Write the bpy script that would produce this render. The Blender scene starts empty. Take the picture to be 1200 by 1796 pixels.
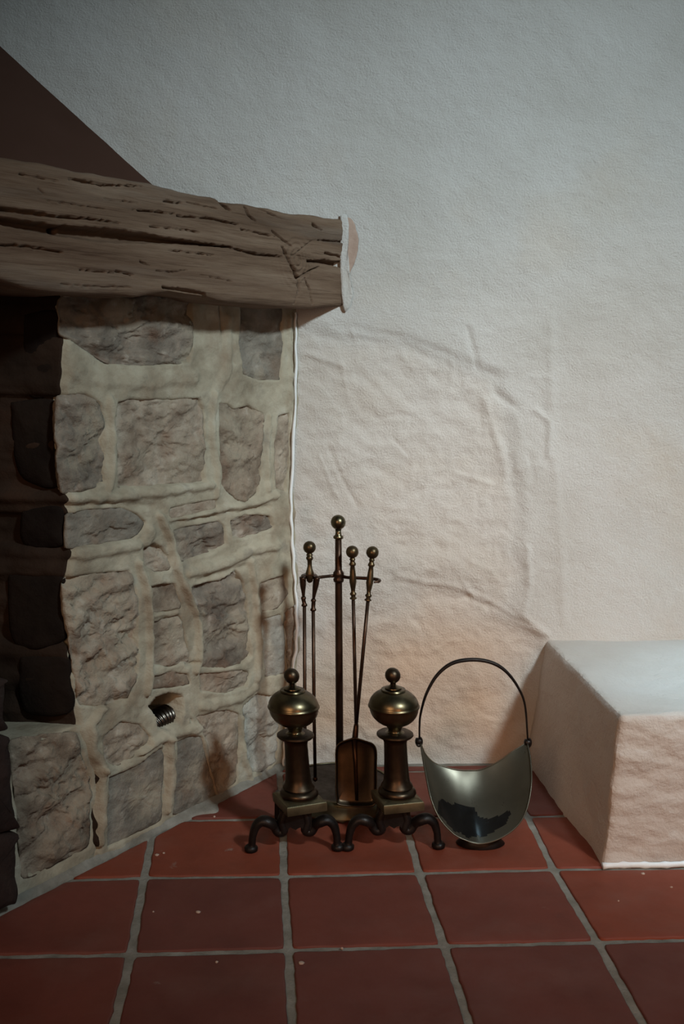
import bpy, math, random
import numpy as np
from mathutils import Matrix, Vector

# ------------------------------------------------------------------ camera
SC = bpy.context.scene
FPX, PITCH, YAW, ROLL, CAMH = 1954.27, .1432, .0779, .0165, 1.1285
fw = np.array([math.sin(YAW)*math.cos(PITCH), math.cos(YAW)*math.cos(PITCH), -math.sin(PITCH)])
_r0 = np.array([math.cos(YAW), -math.sin(YAW), 0.]); _u0 = np.cross(_r0, fw)
rt = math.cos(ROLL)*_r0 + math.sin(ROLL)*_u0
up = -math.sin(ROLL)*_r0 + math.cos(ROLL)*_u0
CO = np.array([0., 0., CAMH])
cd = bpy.data.cameras.new('camera'); cam = bpy.data.objects.new('camera', cd)
SC.collection.objects.link(cam); SC.camera = cam
cam.matrix_world = Matrix(((rt[0], up[0], -fw[0], CO[0]), (rt[1], up[1], -fw[1], CO[1]),
                           (rt[2], up[2], -fw[2], CO[2]), (0, 0, 0, 1)))
cd.sensor_fit = 'VERTICAL'; cd.sensor_height = 36; cd.sensor_width = 24
cd.lens = FPX/1796*36; cd.clip_start = .05

# ------------------------------------------------------------------ world, lights, exposure
SC.view_settings.view_transform = 'Standard'; SC.view_settings.look = 'None'
SC.view_settings.gamma = 1; SC.view_settings.exposure = 0; SC.view_settings.use_curve_mapping = False
W = bpy.data.worlds.new('world'); SC.world = W; W.use_nodes = True
W.node_tree.nodes['Background'].inputs[0].default_value = (.48, .70, .76, 1)
W.node_tree.nodes['Background'].inputs[1].default_value = .022

def area(name, loc, target, sx, sy, watts, col, spread=180):
    l = bpy.data.lights.new(name, 'AREA'); l.shape = 'RECTANGLE'; l.size = sx; l.size_y = sy
    l.energy = watts; l.color = col; l.spread = math.radians(spread)
    o = bpy.data.objects.new(name, l); SC.collection.objects.link(o); o.location = loc
    o.rotation_euler = (Vector(target)-Vector(loc)).to_track_quat('-Z', 'Y').to_euler()
    return o
# daylight window behind and above the camera, a little to the right
area('window_daylight', (2.35, -.9, 3.6), (.47, 2.9, .86), .38, .38, 11.6, (.80, .96, 1.0), 41)
# added warm fill at front left, standing in for bounced light
area('warm_front_fill', (-.9, -.5, 1.3), (.75, 2.6, .1), .9, .9, 4.0, (1.0, .60, .36), 75)
# cool skylight overhead on the right
area('skylight', (1.5, 2.25, 4.6), (1.32, 2.5, .35), .4, .3, 1.9, (.55, .84, 1.0), 18)
# warm spots: two added fills on the right, then a lamp behind the camera
def spot(name, loc, target, watts, col, deg, blend, rad):
    l = bpy.data.lights.new(name, 'SPOT'); l.energy = watts; l.color = col
    l.spot_size = math.radians(deg); l.spot_blend = blend; l.shadow_soft_size = rad
    o = bpy.data.objects.new(name, l); SC.collection.objects.link(o); o.location = loc
    o.rotation_euler = (Vector(target)-Vector(loc)).to_track_quat('-Z', 'Y').to_euler()
spot('warm_fill_spot', (2.4, -.8, 3.2), (1.0, 2.93, .52), 118, (1.0, .74, .50), 28, 1.0, .16)  # unseen fill beside the window light, added to warm the wall and bench
spot('low_warm_fill', (1.2, -.7, .8), (.85, 2.93, .16), 62, (1.0, .44, .20), 44, 1.0, .25)  # unseen low fill, added in place of warm bounce off the floor
spot('small_lamp', (-.25, -.3, 1.7), (.2, 2.6, .3), 5, (1.0, .55, .22), 50, 1.0, .03)

# ------------------------------------------------------------------ projection helpers (pixel -> point on a real plane)
def ray(a, b): return fw + rt*(a-600)/FPX - up*(b-898)/FPX
def onz(a, b, z=0.): d = ray(a, b); return CO + d*(z-CAMH)/d[2]
def at(a, b, Y): d = ray(a, b); return CO + d*Y/d[1]
def onp(a, b, p0, n): d = ray(a, b); return CO + d*(((p0-CO)@n)/(d@n))

WY = 2.93                                           # back wall plane
P0 = np.array([.083, WY, 0.]); U = np.array([-.607, -.794, 0.]); U /= np.linalg.norm(U)
N = np.array([-U[1], U[0], 0.])                     # outward normal of the pier face
FM = Matrix(((U[0], N[0], 0, P0[0]), (U[1], N[1], 0, P0[1]), (0, 0, 1, 0), (0, 0, 0, 1)))
def loc(X): X = np.asarray(X)-P0; return np.array([X@U, X@N, X[2]])
def puz(a, b, d=0.):                                # pixel -> (u, z) on the plane d in front of the pier face
    q = loc(onp(a, b, P0+N*d, N)); return (q[0], q[2])

# ------------------------------------------------------------------ noise
def _hash(ix, iy, iz, seed):
    h = (ix*374761393 + iy*668265263 + iz*2147483647 + seed*1274126177) & 0xffffffff
    h = ((h ^ (h >> 13))*1274126177) & 0xffffffff
    h = (h ^ (h >> 16)) & 0xffffff
    return h/float(0xffffff)*2-1
def vnoise(P, seed=0):
    P = np.asarray(P, float); F = np.floor(P); f = P-F; I = F.astype(np.int64); f = f*f*(3-2*f)
    out = np.zeros(len(P))
    for dx in (0, 1):
        for dy in (0, 1):
            for dz in (0, 1):
                w = (f[:, 0] if dx else 1-f[:, 0])*(f[:, 1] if dy else 1-f[:, 1])*(f[:, 2] if dz else 1-f[:, 2])
                out += w*_hash(I[:, 0]+dx, I[:, 1]+dy, I[:, 2]+dz, seed)
    return out
def fbm(P, scale, octv=4, seed=0, gain=.5):
    P = np.asarray(P, float)*scale; o = np.zeros(len(P)); a = 1.
    for i in range(octv): o += a*vnoise(P+i*17.3, seed+i); a *= gain; P = P*2.03
    return o
def ridged(P, scale, octv=3, seed=0):
    P = np.asarray(P, float)*scale; o = np.zeros(len(P)); a = 1.
    for i in range(octv): o += a*(1-2*np.abs(vnoise(P+i*9.7, seed+i))); a *= .5; P = P*2.1
    return o
def P3(x, y, z=0.):
    x = np.asarray(x, float); return np.stack([x, np.broadcast_to(y, x.shape), np.broadcast_to(z, x.shape)], 1)
def sst(a, b, x): t = np.clip((x-a)/(b-a), 0, 1); return t*t*(3-2*t)
def seg_dist(X, Z, pts):
    best = np.full(X.shape, 9.); tt = np.zeros(X.shape); n = len(pts)-1
    for i in range(n):
        (ax, az), (bx, bz) = pts[i], pts[i+1]; dx, dz = bx-ax, bz-az; L = dx*dx+dz*dz+1e-12
        t = np.clip(((X-ax)*dx+(Z-az)*dz)/L, 0, 1); d = np.hypot(X-ax-t*dx, Z-az-t*dz)
        m = d < best; best[m] = d[m]; tt[m] = (i+t[m])
    return best, tt
def poly_sdf(X, Z, poly):                            # positive inside
    d, _ = seg_dist(X, Z, list(poly)+[poly[0]]); ins = np.zeros(X.shape, bool); n = len(poly)
    for i in range(n):
        (x0, z0), (x1, z1) = poly[i], poly[(i+1) % n]
        c = ((z0 > Z) != (z1 > Z)); xi = (x1-x0)*(Z-z0)/((z1-z0)+1e-12)+x0; ins ^= c & (X < xi)
    return np.where(ins, d, -d)
def smooth_path(pts, k=6):
    pts = [np.array(p, float) for p in pts]; n = len(pts); out = []
    for i in range(n-1):
        a = pts[max(i-1, 0)]; b = pts[i]; c = pts[i+1]; d = pts[min(i+2, n-1)]
        for j in range(k):
            t = j/k; out.append(.5*((2*b)+(c-a)*t+(2*a-5*b+4*c-d)*t*t+(3*b-a-3*c+d)*t**3))
    out.append(pts[-1]); return out

# ------------------------------------------------------------------ object helpers
def link(name, verts, faces, mat, parent=None, smooth=True, M=None, mats=None, fmat=None):
    me = bpy.data.meshes.new(name); me.from_pydata([tuple(map(float, v)) for v in verts], [], [tuple(int(i) for i in f) for f in faces])
    for m in (mats or [mat]): me.materials.append(m)
    if fmat is not None: me.polygons.foreach_set('material_index', np.asarray(fmat, np.int32))
    me.polygons.foreach_set('use_smooth', np.full(len(me.polygons), bool(smooth)))
    me.validate(); me.update()
    o = bpy.data.objects.new(name, me); SC.collection.objects.link(o)
    if parent: o.parent = parent
    if M is not None: o.matrix_world = M
    return o
def grid_faces(nr, nc, closed=False):
    r = np.arange(nr-1)[:, None]*nc; c = np.arange(nc if closed else nc-1)[None, :]; c2 = (c+1) % nc
    return np.stack([(r+c), (r+c2), (r+nc+c2), (r+nc+c)], -1).reshape(-1, 4)
def thing(name, label, cat, location=(0, 0, 0), group=None, M=None):
    o = bpy.data.objects.new(name, None); SC.collection.objects.link(o); o.empty_display_size = .05
    if M is not None: o.matrix_world = M
    else: o.location = location
    o['label'] = label; o['category'] = cat
    if group: o['group'] = group
    return o
def tag(o, label, cat): o['label'] = label; o['category'] = cat; return o
class MB:                                             # collects shapes into one mesh
    def __init__(s): s.v = []; s.f = []
    def add(s, v, f):
        k = len(s.v); s.v += [tuple(p) for p in v]; s.f += [tuple(int(i)+k for i in q) for q in f]
    def tube(s, pts, rad, n=12, flat=1., updir=(0, 1, 0), caps=True):
        pts = [np.array(p, float) for p in pts]; m = len(pts)
        if np.isscalar(rad): rad = [rad]*m
        rad = np.interp(np.linspace(0, 1, m), np.linspace(0, 1, len(rad)), rad)
        V = []; a = np.array(updir, float)
        for i in range(m):
            t = pts[min(i+1, m-1)]-pts[max(i-1, 0)]; t /= np.linalg.norm(t)+1e-12
            b = a-t*(a@t)
            if np.linalg.norm(b) < 1e-3: b = np.array([1., 0, 0])-t*t[0]
            b /= np.linalg.norm(b); a = b; c = np.cross(t, b)
            for j in range(n):
                th = 2*math.pi*j/n; V.append(pts[i]+rad[i]*(flat*math.cos(th)*c+math.sin(th)*b))
        F = [tuple(q) for q in grid_faces(m, n, True)]
        if caps: F += [tuple(range(n))[::-1], tuple((m-1)*n+j for j in range(n))]
        s.add(V, F); return s
    def lathe(s, prof, n=32, c=(0, 0), fn=None):      # prof = (z, r)
        V = [(c[0]+r*math.cos(2*math.pi*j/n), c[1]+r*math.sin(2*math.pi*j/n), z) for z, r in prof for j in range(n)]
        if fn: V = [fn(v) for v in V]
        F = [tuple(q) for q in grid_faces(len(prof), n, True)]
        if prof[0][1] > 0: F.append(tuple(range(n))[::-1])
        if prof[-1][1] > 0: F.append(tuple((len(prof)-1)*n+j for j in range(n)))
        s.add(V, F); return s
    def build(s, name, mat, parent=None, smooth=True): return link(name, s.v, s.f, mat, parent, smooth)
def ball(cz, r, n=14, z0=-1., z1=1.):
    return [(cz+r*math.sin(a), r*math.cos(a)) for a in np.linspace(z0*math.pi/2, z1*math.pi/2, n)]
def autosmooth(o, deg=35):
    me = o.data; me.update()
    me.polygons.foreach_set('use_smooth', np.ones(len(me.polygons), bool))
    import bmesh
    bm = bmesh.new(); bm.from_mesh(me)
    for e in bm.edges:
        if len(e.link_faces) == 2 and e.calc_face_angle(0) > math.radians(deg): e.smooth = False
    bm.to_mesh(me); bm.free()

# ------------------------------------------------------------------ materials
def mat(name, stops, scale=4., rough=.8, metal=0., bump=.3, bscale=60., bdist=.002, stretch=(1, 1, 1), detail=8, bstretch=None, rvar=0., layers=(), spec=.4):
    """stops: colour ramp over noise; layers: (colour, scale, lo, hi, strength) blotches on top"""
    m = bpy.data.materials.new(name); m.use_nodes = True; nt = m.node_tree; ns, ln = nt.nodes, nt.links
    b = ns['Principled BSDF']; tc = ns.new('ShaderNodeTexCoord')
    def mapped(st):
        mp = ns.new('ShaderNodeMapping'); mp.inputs['Scale'].default_value = st; ln.new(tc.outputs['Object'], mp.inputs[0]); return mp.outputs[0]
    def noise(sc, st, det=detail, rough_=.6):
        t = ns.new('ShaderNodeTexNoise'); t.inputs['Scale'].default_value = sc; t.inputs['Detail'].default_value = det
        t.inputs['Roughness'].default_value = rough_; ln.new(mapped(st), t.inputs[0]); return t
    t = noise(scale, stretch); rp = ns.new('ShaderNodeValToRGB'); ln.new(t.outputs[0], rp.inputs[0])
    el = rp.color_ramp.elements
    while len(el) < len(stops): el.new(.5)
    for e, (p, c) in zip(el, stops): e.position = p; e.color = (*c, 1)
    col = rp.outputs[0]
    for (c, sc, lo, hi, k) in layers:
        t2 = noise(sc, stretch); mr = ns.new('ShaderNodeMapRange'); mr.inputs[1].default_value = lo; mr.inputs[2].default_value = hi
        mr.inputs[4].default_value = k; ln.new(t2.outputs[0], mr.inputs[0])
        mx = ns.new('ShaderNodeMix'); mx.data_type = 'RGBA'; ln.new(mr.outputs[0], mx.inputs[0])
        ln.new(col, mx.inputs[6]); mx.inputs[7].default_value = (*c, 1); col = mx.outputs[2]
    ln.new(col, b.inputs['Base Color'])
    b.inputs['Roughness'].default_value = rough; b.inputs['Metallic'].default_value = metal
    b.inputs['Specular IOR Level'].default_value = spec
    if rvar:
        t3 = noise(scale*2.3, (1, 1, 1)); mr = ns.new('ShaderNodeMapRange'); mr.inputs[1].default_value = .3; mr.inputs[2].default_value = .7
        mr.inputs[3].default_value = rough-rvar; mr.inputs[4].default_value = rough+rvar
        ln.new(t3.outputs[0], mr.inputs[0]); ln.new(mr.outputs[0], b.inputs['Roughness'])
    if bump:
        t4 = noise(bscale, bstretch or stretch, 6, .65); bp = ns.new('ShaderNodeBump'); bp.inputs['Strength'].default_value = bump
        bp.inputs['Distance'].default_value = bdist; ln.new(t4.outputs[0], bp.inputs['Height']); ln.new(bp.outputs[0], b.inputs['Normal'])
    return m
M_PLASTER = mat('plaster', [(.3, (.54, .52, .49)), (.55, (.605, .59, .57)), (.8, (.64, .63, .62))], 2.2, .92, bump=1., bscale=190, bdist=.0038, spec=.15,
                layers=[((.58, .49, .39), 2.0, .52, .75, .40)])
M_PLASTER_B = mat('bench_plaster', [(.3, (.50, .445, .40)), (.6, (.57, .53, .50)), (.8, (.62, .59, .57))], 2.5, .9, bump=1., bscale=80, bdist=.005, spec=.15)
M_WHITE = mat('lime_white', [(.3, (.72, .74, .75)), (.7, (.82, .85, .87))], 20, .8, bump=.5, bscale=120)
M_MORTAR = mat('lime_mortar', [(.3, (0.24, 0.20, 0.145)), (.5, (0.375, 0.33, 0.25)), (.72, (0.49, 0.445, 0.35))], 9, .92, bump=.8, bscale=110, bdist=.003, spec=.15,
               layers=[((0.200, 0.126, 0.078), 5., .52, .68, .60), ((.16, .14, .12), 14., .58, .72, .5), ((0.466, 0.451, 0.404), 9., .6, .75, .4)])
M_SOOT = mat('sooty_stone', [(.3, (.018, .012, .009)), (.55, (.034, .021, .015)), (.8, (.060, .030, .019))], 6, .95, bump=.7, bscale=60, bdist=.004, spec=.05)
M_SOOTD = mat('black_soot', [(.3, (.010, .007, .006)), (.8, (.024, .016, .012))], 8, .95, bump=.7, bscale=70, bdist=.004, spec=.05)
def stone_mat(name, a, b, c, stain, k=.5):
    return mat(name, [(.32, a), (.50, b), (.68, c)], 13, .88, bump=1., bscale=48, bdist=.007, detail=10, spec=.2,
               layers=[(stain, 8., .52, .66, k), ((0.363, 0.310, 0.234), 6., .50, .64, .7), ((0.514, 0.469, 0.409), 26., .60, .74, .45)])
M_ST = {'grey': stone_mat('grey_stone', (0.105, 0.083, 0.067), (0.200, 0.167, 0.135), (0.320, 0.261, 0.208), (0.209, 0.109, 0.065), .5),
        'brown': stone_mat('brown_stone', (0.133, 0.094, 0.068), (0.250, 0.197, 0.148), (0.363, 0.288, 0.220), (0.197, 0.099, 0.060), .55),
        'tan': stone_mat('tan_stone', (0.181, 0.136, 0.100), (0.325, 0.264, 0.204), (0.454, 0.385, 0.310), (0.227, 0.129, 0.083), .55),
        'bluegrey': stone_mat('blue_grey_stone', (0.137, 0.119, 0.097), (0.209, 0.184, 0.152), (0.297, 0.261, 0.215), (0.209, 0.131, 0.085), .4),
        'pale': stone_mat('pale_stone', (0.258, 0.242, 0.212), (0.379, 0.355, 0.310), (0.484, 0.469, 0.423), (0.242, 0.167, 0.121), .4),
        'dark': M_SOOT}
M_WOOD = mat('old_oak', [(.28, (.085, .050, .031)), (.5, (.165, .106, .071)), (.74, (.25, .178, .128))], 9, .85, bump=.9, bscale=50, bdist=.004,
             stretch=(.22, 1, 2.4), bstretch=(.12, 1, 3.4), spec=.2, layers=[((.15, .135, .12), 5., .55, .72, .45), ((.07, .032, .02), 3.5, .55, .7, .3)])
M_HOOD = mat('brown_painted_metal', [(.3, (.060, .028, .019)), (.7, (.072, .035, .025))], 4, .75, bump=.1, spec=.1)
M_TILE = [mat('terracotta_%s' % n, [(.3, tuple(x*.8 for x in c)), (.5, c), (.75, tuple(x*1.18 for x in c))], 4.5, .62, bump=.35, bscale=80, bdist=.0015, rvar=.12, spec=.3,
              layers=[((.20, .105, .085), 5., .52, .78, .32), ((.27, .22, .19), 13., .68, .74, .6), ((.06, .02, .015), 9., .58, .75, .4)])
          for n, c in (('red', (.148, .039, .027)), ('deep', (.126, .036, .027)), ('orange', (.19, .042, .022)))]
M_GROUT = mat('grout', [(.3, (.16, .145, .12)), (.6, (.27, .255, .225)), (.8, (.33, .31, .28))], 18, .92, bump=.9, bscale=120, bdist=.003, spec=.15)
M_BRASS = mat('aged_brass', [(.3, (.075, .058, .034)), (.55, (.145, .118, .070)), (.8, (.22, .185, .12))], 12, .34, 1., bump=.12, bscale=90, bdist=.001, rvar=.07)
M_PBRASS = mat('dull_pale_brass', [(.3, (.085, .072, .042)), (.55, (.16, .138, .085)), (.8, (.23, .205, .14))], 14, .42, .9, bump=.2, bscale=90, bdist=.001, rvar=.08)
M_COPPER = mat('tarnished_copper', [(.3, (.040, .028, .020)), (.6, (.076, .054, .036)), (.8, (.115, .086, .055))], 14, .42, 1., bump=.15, bscale=90, bdist=.001, rvar=.08)
M_DBRASS = mat('dark_bronze', [(.3, (.030, .016, .011)), (.6, (.070, .038, .024)), (.8, (.12, .072, .042))], 20, .40, .85, bump=.15, bscale=120, bdist=.001, rvar=.08)
M_IRON = mat('black_iron', [(.3, (.007, .005, .005)), (.7, (.020, .014, .012))], 20, .45, .5, bump=.4, bscale=120, bdist=.0015, rvar=.1)
M_PEWTER = mat('dull_sheet_metal', [(.3, (.058, .054, .041)), (.6, (.092, .086, .065)), (.85, (.118, .110, .088))], 7, .30, .6, bump=.03, bscale=20, bdist=.001, rvar=.04)
M_DUCT = mat('tarnished_duct', [(.3, (.05, .042, .036)), (.7, (.12, .10, .085))], 20, .3, 1., bump=.1, bscale=60)
M_REFL = mat('dark_reflection', [(.3, (.006, .006, .006)), (.7, (.016, .015, .014))], 12, .22, .3, bump=.1, bscale=50, bdist=.001, rvar=.08)  # paints the dark reflection inside the scuttle pan
M_HANDLE = mat('worn_bronze', [(.3, (.050, .033, .018)), (.6, (.115, .082, .044)), (.8, (.18, .14, .08))], 30, .38, .9, bump=.1, bscale=120, bdist=.001, rvar=.08)
M_STEEL = mat('bright_steel', [(.3, (.35, .35, .34)), (.7, (.55, .55, .54))], 20, .25, 1., bump=.1, bscale=60)

# ================================================================== back wall
xs = np.concatenate([np.arange(-2.6, -.72, .04), np.arange(-.70, 1.40, .0052), np.arange(1.42, 3.0, .04)])
zs = np.concatenate([np.arange(-.03, 2.12, .0056), np.arange(2.14, 2.9, .04)])
GX, GZ = np.meshgrid(xs, zs); X = GX.ravel(); Z = GZ.ravel()
def wpx(l): return [(at(a, b, WY)[0], at(a, b, WY)[2]) for a, b in l]
Q = P3(X, 0., Z)
h = .0045*fbm(Q, 2.2, 3, 3)+.0020*fbm(Q, 11, 3, 5)+.0008*fbm(Q, 60, 2, 7)
R1 = wpx([(500, 560), (600, 578), (700, 592), (790, 620), (870, 655), (905, 700), (905, 790), (925, 870), (905, 960), (925, 1000), (905, 1080), (958, 1118), (952, 1360), (480, 1360)])
R2 = wpx([(480, 1130), (560, 1110), (640, 1060), (760, 1018), (860, 1050), (948, 1108), (940, 1360), (480, 1360)])
wob = .012*fbm(Q, 9, 3, 11)
s1 = poly_sdf(X, Z, R1)+wob; s2 = poly_sdf(X, Z, R2)+wob
h -= .009*sst(-.014, .026, s1); h -= .010*sst(-.03, .05, s2)
inr = sst(0, .05, s1)
h += inr*(.0032*fbm(Q, 16, 3, 21)+.0012*ridged(Q, 30, 2, 22))
for pts, w, a in [([(925, 960), (930, 1030), (918, 1080), (960, 1112)], .009, .004), ([(966, 560), (968, 760), (985, 980), (990, 1090)], .014, .003),
                  ([(590, 572), (700, 590), (800, 628), (880, 662)], .013, -.003), ([(620, 585), (720, 600), (810, 640)], .010, .0025),
                  ([(700, 1010), (760, 1025), (800, 1030), (850, 1050), (900, 1085), (950, 1112)], .008, .004), ([(820, 1050), (860, 1068)], .005, -.004), ([(858, 1060), (905, 1088), (925, 1096)], .005, -.004),
                  ([(850, 700), (870, 760), (890, 830), (885, 850)], .012, .005), ([(870, 690), (905, 715)], .01, -.005), ([(820, 575), (838, 640)], .008, -.0035),
                  ([(575, 780), (600, 840), (628, 890)], .005, -.003), ([(560, 800), (590, 870)], .004, .003), ([(940, 720), (965, 740), (962, 800)], .007, .004),
                  ([(690, 770), (720, 800)], .004, -.003), ([(800, 830), (860, 850)], .006, .003), ([(850, 1262), (880, 1270), (902, 1262)], .004, .0035), ([(800, 1262), (830, 1266)], .003, .002),
                  ([(640, 1300), (700, 1306)], .006, -.002), ([(540, 622), (600, 640)], .006, .003), ([(600, 640), (612, 700)], .006, .0025)]:
    d, _ = seg_dist(X, Z, wpx(pts)); h += a*np.exp(-(d/w)**2)
rng = random.Random(4)
for k in range(90):
    a = rng.uniform(530, 1180); b = rng.uniform(560, 1320); L = rng.uniform(15, 70); th = rng.uniform(-.6, 1.9); s = .4 if a > 960 else 1.
    p = wpx([(a, b), (a+L*math.cos(th)*.6, b+L*math.sin(th)*.6), (a+L*math.cos(th+.2), b+L*math.sin(th+.2))])
    m = (np.abs(X-p[0][0]) < .15) & (np.abs(Z-p[0][1]) < .15)
    d, _ = seg_dist(X[m], Z[m], p); h[m] += s*rng.choice((-1, 1))*rng.uniform(.0008, .0022)*np.exp(-(d/rng.uniform(.0035, .007))**2)
# plaster swells round the beam end
bx, bz = at(613, 455, WY)[0], at(613, 455, WY)[2]
V = np.stack([X, WY-h, Z], 1)
wall = link('wall_back', V, grid_faces(len(zs), len(xs))[:, ::-1], M_PLASTER); wall['kind'] = 'structure'
# warmer tone mixed into the recessed plaster low on the wall
st = .16*sst(0, .06, s1)+.74*sst(-.03, .16, s2+.03*fbm(Q, 5, 3, 91))*(.9+.25*fbm(Q, 7, 3, 92))
at_ = wall.data.attributes.new('warm_tone', 'FLOAT', 'POINT'); at_.data.foreach_set('value', np.clip(st, 0, 1).astype(np.float32))
nt = M_PLASTER.node_tree; bs = nt.nodes['Principled BSDF']; src = bs.inputs['Base Color'].links[0].from_socket
an = nt.nodes.new('ShaderNodeAttribute'); an.attribute_name = 'warm_tone'; mx = nt.nodes.new('ShaderNodeMix'); mx.data_type = 'RGBA'
nt.links.new(an.outputs['Fac'], mx.inputs[0]); nt.links.new(src, mx.inputs[6]); mx.inputs[7].default_value = (.585, .435, .325, 1); nt.links.new(mx.outputs[2], bs.inputs['Base Color'])
# broken plaster round the beam end
def blob_plate(name, px, Y, thick, mt, parent, seed, n=56, edge=.3):
    P = [at(a, b, Y) for a, b in px]; pts = smooth_path([*P, P[0]], max(2, n//len(P)))[:-1]; c = sum(pts)/len(pts); V = []; F = []; n = len(pts)
    prof = [(1., 0.), (.97, .7), (.9, 1.), (.6, 1.05), (.3, .95)]
    for s, t in prof:
        for q in pts: V.append(c+(q-c)*s+np.array([0, -thick*t, 0]))
    V = np.array(V); V[:, 1] -= .25*thick*fbm(V, 60, 2, seed); V[:, 0] += .0015*fbm(V, 80, 2, seed+1)
    F = [tuple(q) for q in grid_faces(len(prof), n, True)]; F.append(tuple((len(prof)-1)*n+j for j in range(n)))
    return link(name, V, F, mt, parent)
M_PINK = mat('raw_plaster', [(.3, (.36, .255, .205)), (.7, (.48, .36, .30))], 25, .9, bump=.8, bscale=90, spec=.1)
rim = blob_plate('plaster_rim', [(598, 376), (608, 378), (612, 400), (610, 440), (613, 470), (612, 495), (619, 515), (613, 538), (602, 541), (596, 460)], WY-.006, .006, M_PLASTER, wall, 5)
rim2 = blob_plate('raw_plaster_patch', [(604, 380), (616, 384), (625, 400), (629, 425), (625, 452), (617, 472), (609, 484), (605, 430)], WY-.005, .004, M_PINK, wall, 8)
bead_px = [(518, 548), (519, 600), (518, 700), (511, 860), (512, 930), (516, 1000), (520, 1060), (520, 1130), (512, 1180), (505, 1240), (500, 1300), (497, 1343)]
bd = MB(); bp = smooth_path([at(a, b, WY-.012) for a, b in bead_px], 14)
bp = [p+np.array([.0012*math.sin(i*.7), 0, 0]) for i, p in enumerate(bp)]
bd.tube(bp, [.0038+.0012*vnoise(np.array([[i*.21, 0, 0]]))[0] for i in range(len(bp))], 8); bd.build('plaster_bead', M_WHITE, wall)

# ================================================================== floor
pier_line = lambda x: WY+(x-.083)*U[1]/U[0]           # y of the pier base at x
gx = np.arange(-2.2, 3.0, .02); gy = np.arange(-.6, 3.0, .02)
A, B = np.meshgrid(gx, gy); A = A.ravel(); B = B.ravel(); Q = P3(A, B)
g = link('floor', np.stack([A, B, -.0045+.0012*fbm(Q, 25, 3, 2)], 1), grid_faces(len(gy), len(gx)), M_GROUT); g['kind'] = 'structure'
TW = .3; X0, Y0 = -.2325, 2.2835
meas = {(0, 0): (252.7, 1538.3), (1, 0): (498.3, 1536), (2, 0): (736.3, 1530), (3, 0): (971.7, 1524), (0, 1): (230, 1672.7), (1, 1): (506.7, 1665),
        (2, 1): (780, 1657.5), (3, 1): (1048.8, 1650.8), (1, -1): (497, 1435), (3, -1): (925.8, 1431), (0, -1): (272, 1438), (2, -1): (708, 1433)}
def gv(i, j):
    if (i, j) in meas: p = onz(*meas[(i, j)]); return (p[0], p[1])
    r = random.Random(i*31+j*7); return (X0+i*TW+r.uniform(-.003, .003), Y0-j*TW+r.uniform(-.003, .003))
def clip(poly, a, b, c):                              # keep a*x+b*y+c >= 0
    o = []
    for i in range(len(poly)):
        p, q = poly[i], poly[(i+1) % len(poly)]; dp = a*p[0]+b*p[1]+c; dq = a*q[0]+b*q[1]+c
        if dp >= 0: o.append(p)
        if (dp >= 0) != (dq >= 0): t = dp/(dp-dq); o.append((p[0]+t*(q[0]-p[0]), p[1]+t*(q[1]-p[1])))
    return o
def tile(i, j):
    a, b, c, d = gv(i, j+1), gv(i+1, j+1), gv(i+1, j), gv(i, j); G = .0085
    c0 = np.mean([a, b, c, d], 0); poly = []
    for p in (a, b, c, d): poly.append((p[0]-math.copysign(G, p[0]-c0[0]), p[1]-math.copysign(G*1.0, p[1]-c0[1])))
    poly = clip(poly, N[0], N[1], -(N[0]*P0[0]+N[1]*P0[1])-.014)
    poly = clip(poly, 0, -1, WY-.016) if poly else poly
    if len(poly) < 3: return
    ar = abs(sum(poly[k][0]*poly[(k+1) % len(poly)][1]-poly[(k+1) % len(poly)][0]*poly[k][1] for k in range(len(poly))))/2
    if ar < 4e-4: return
    pts = []
    for k in range(len(poly)):                        # densify, soften corners
        p, q = np.array(poly[k]), np.array(poly[(k+1) % len(poly)]); L = np.linalg.norm(q-p)
        m = max(2, int(L/.012)); 
        for t in np.linspace(.0, 1, m, endpoint=False):
            e = p+(q-p)*t
            if t == 0: e = e*.985+c0*.015 if ar > .05 else e
            pts.append(e)
    pts = np.array(pts); c = pts.mean(0); tilt = random.Random(i*5+j).uniform(-.0007, .0007)
    wv = .0018*fbm(P3(pts[:, 0], pts[:, 1]), 45, 3, i*7+j)[:, None]; dirs = (pts-c)/np.linalg.norm(pts-c, axis=1)[:, None]; pts = pts+dirs*wv
    V = []; prof = [(0., -.009), (.0, -.0025), (.002, -.0004), (.005, 0.)]; L = np.linalg.norm(pts-c, axis=1)[:, None]
    for ins, z in prof:
        q = pts-dirs*ins; V += [(x, y, z+tilt) for x, y in q]
    for s in (.8, .5, .25):
        q = c+(pts-dirs*.005-c)*s; V += [(x, y, tilt) for x, y in q]
    V = np.array(V); n = len(pts); V[3*n:, 2] += .0006*fbm(V[3*n:], 14, 2, i+j*3)
    F = [tuple(q) for q in grid_faces(7, n, True)]; F.append(tuple(6*n+k for k in range(n)))
    o = link('tile', V, F, M_TILE[random.Random(i*13+j*29+5).choice((0, 0, 1, 2)) if j > -1 else (2 if j == -1 else 0)], g)
for j in range(-3, 4):
    for i in range(-3, 6): tile(i, j)
# small plaster crumbs
mbc = MB(); r = random.Random(2)
for (a, b, s) in [(275, 1500, .005), (287, 1497, .003), (348, 1600, .005), (269, 1600, .002), (1128, 1533, .005), (1178, 1557, .003), (380, 1688, .003), (376, 1433, .003), (1085, 1581, .002), (600, 1664, .003), (528, 1690, .006)]:
    p = onz(a, b); mbc.lathe([(-.001, s*.8), (.0015, s), (.003, s*.4)], 7, (p[0], p[1]), lambda v: (v[0]+r.uniform(-1, 1)*s*.25, v[1]+r.uniform(-1, 1)*s*.25, v[2]))
cr = mbc.build('plaster_crumbs', M_PINK, g); cr['kind'] = 'stuff'

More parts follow.
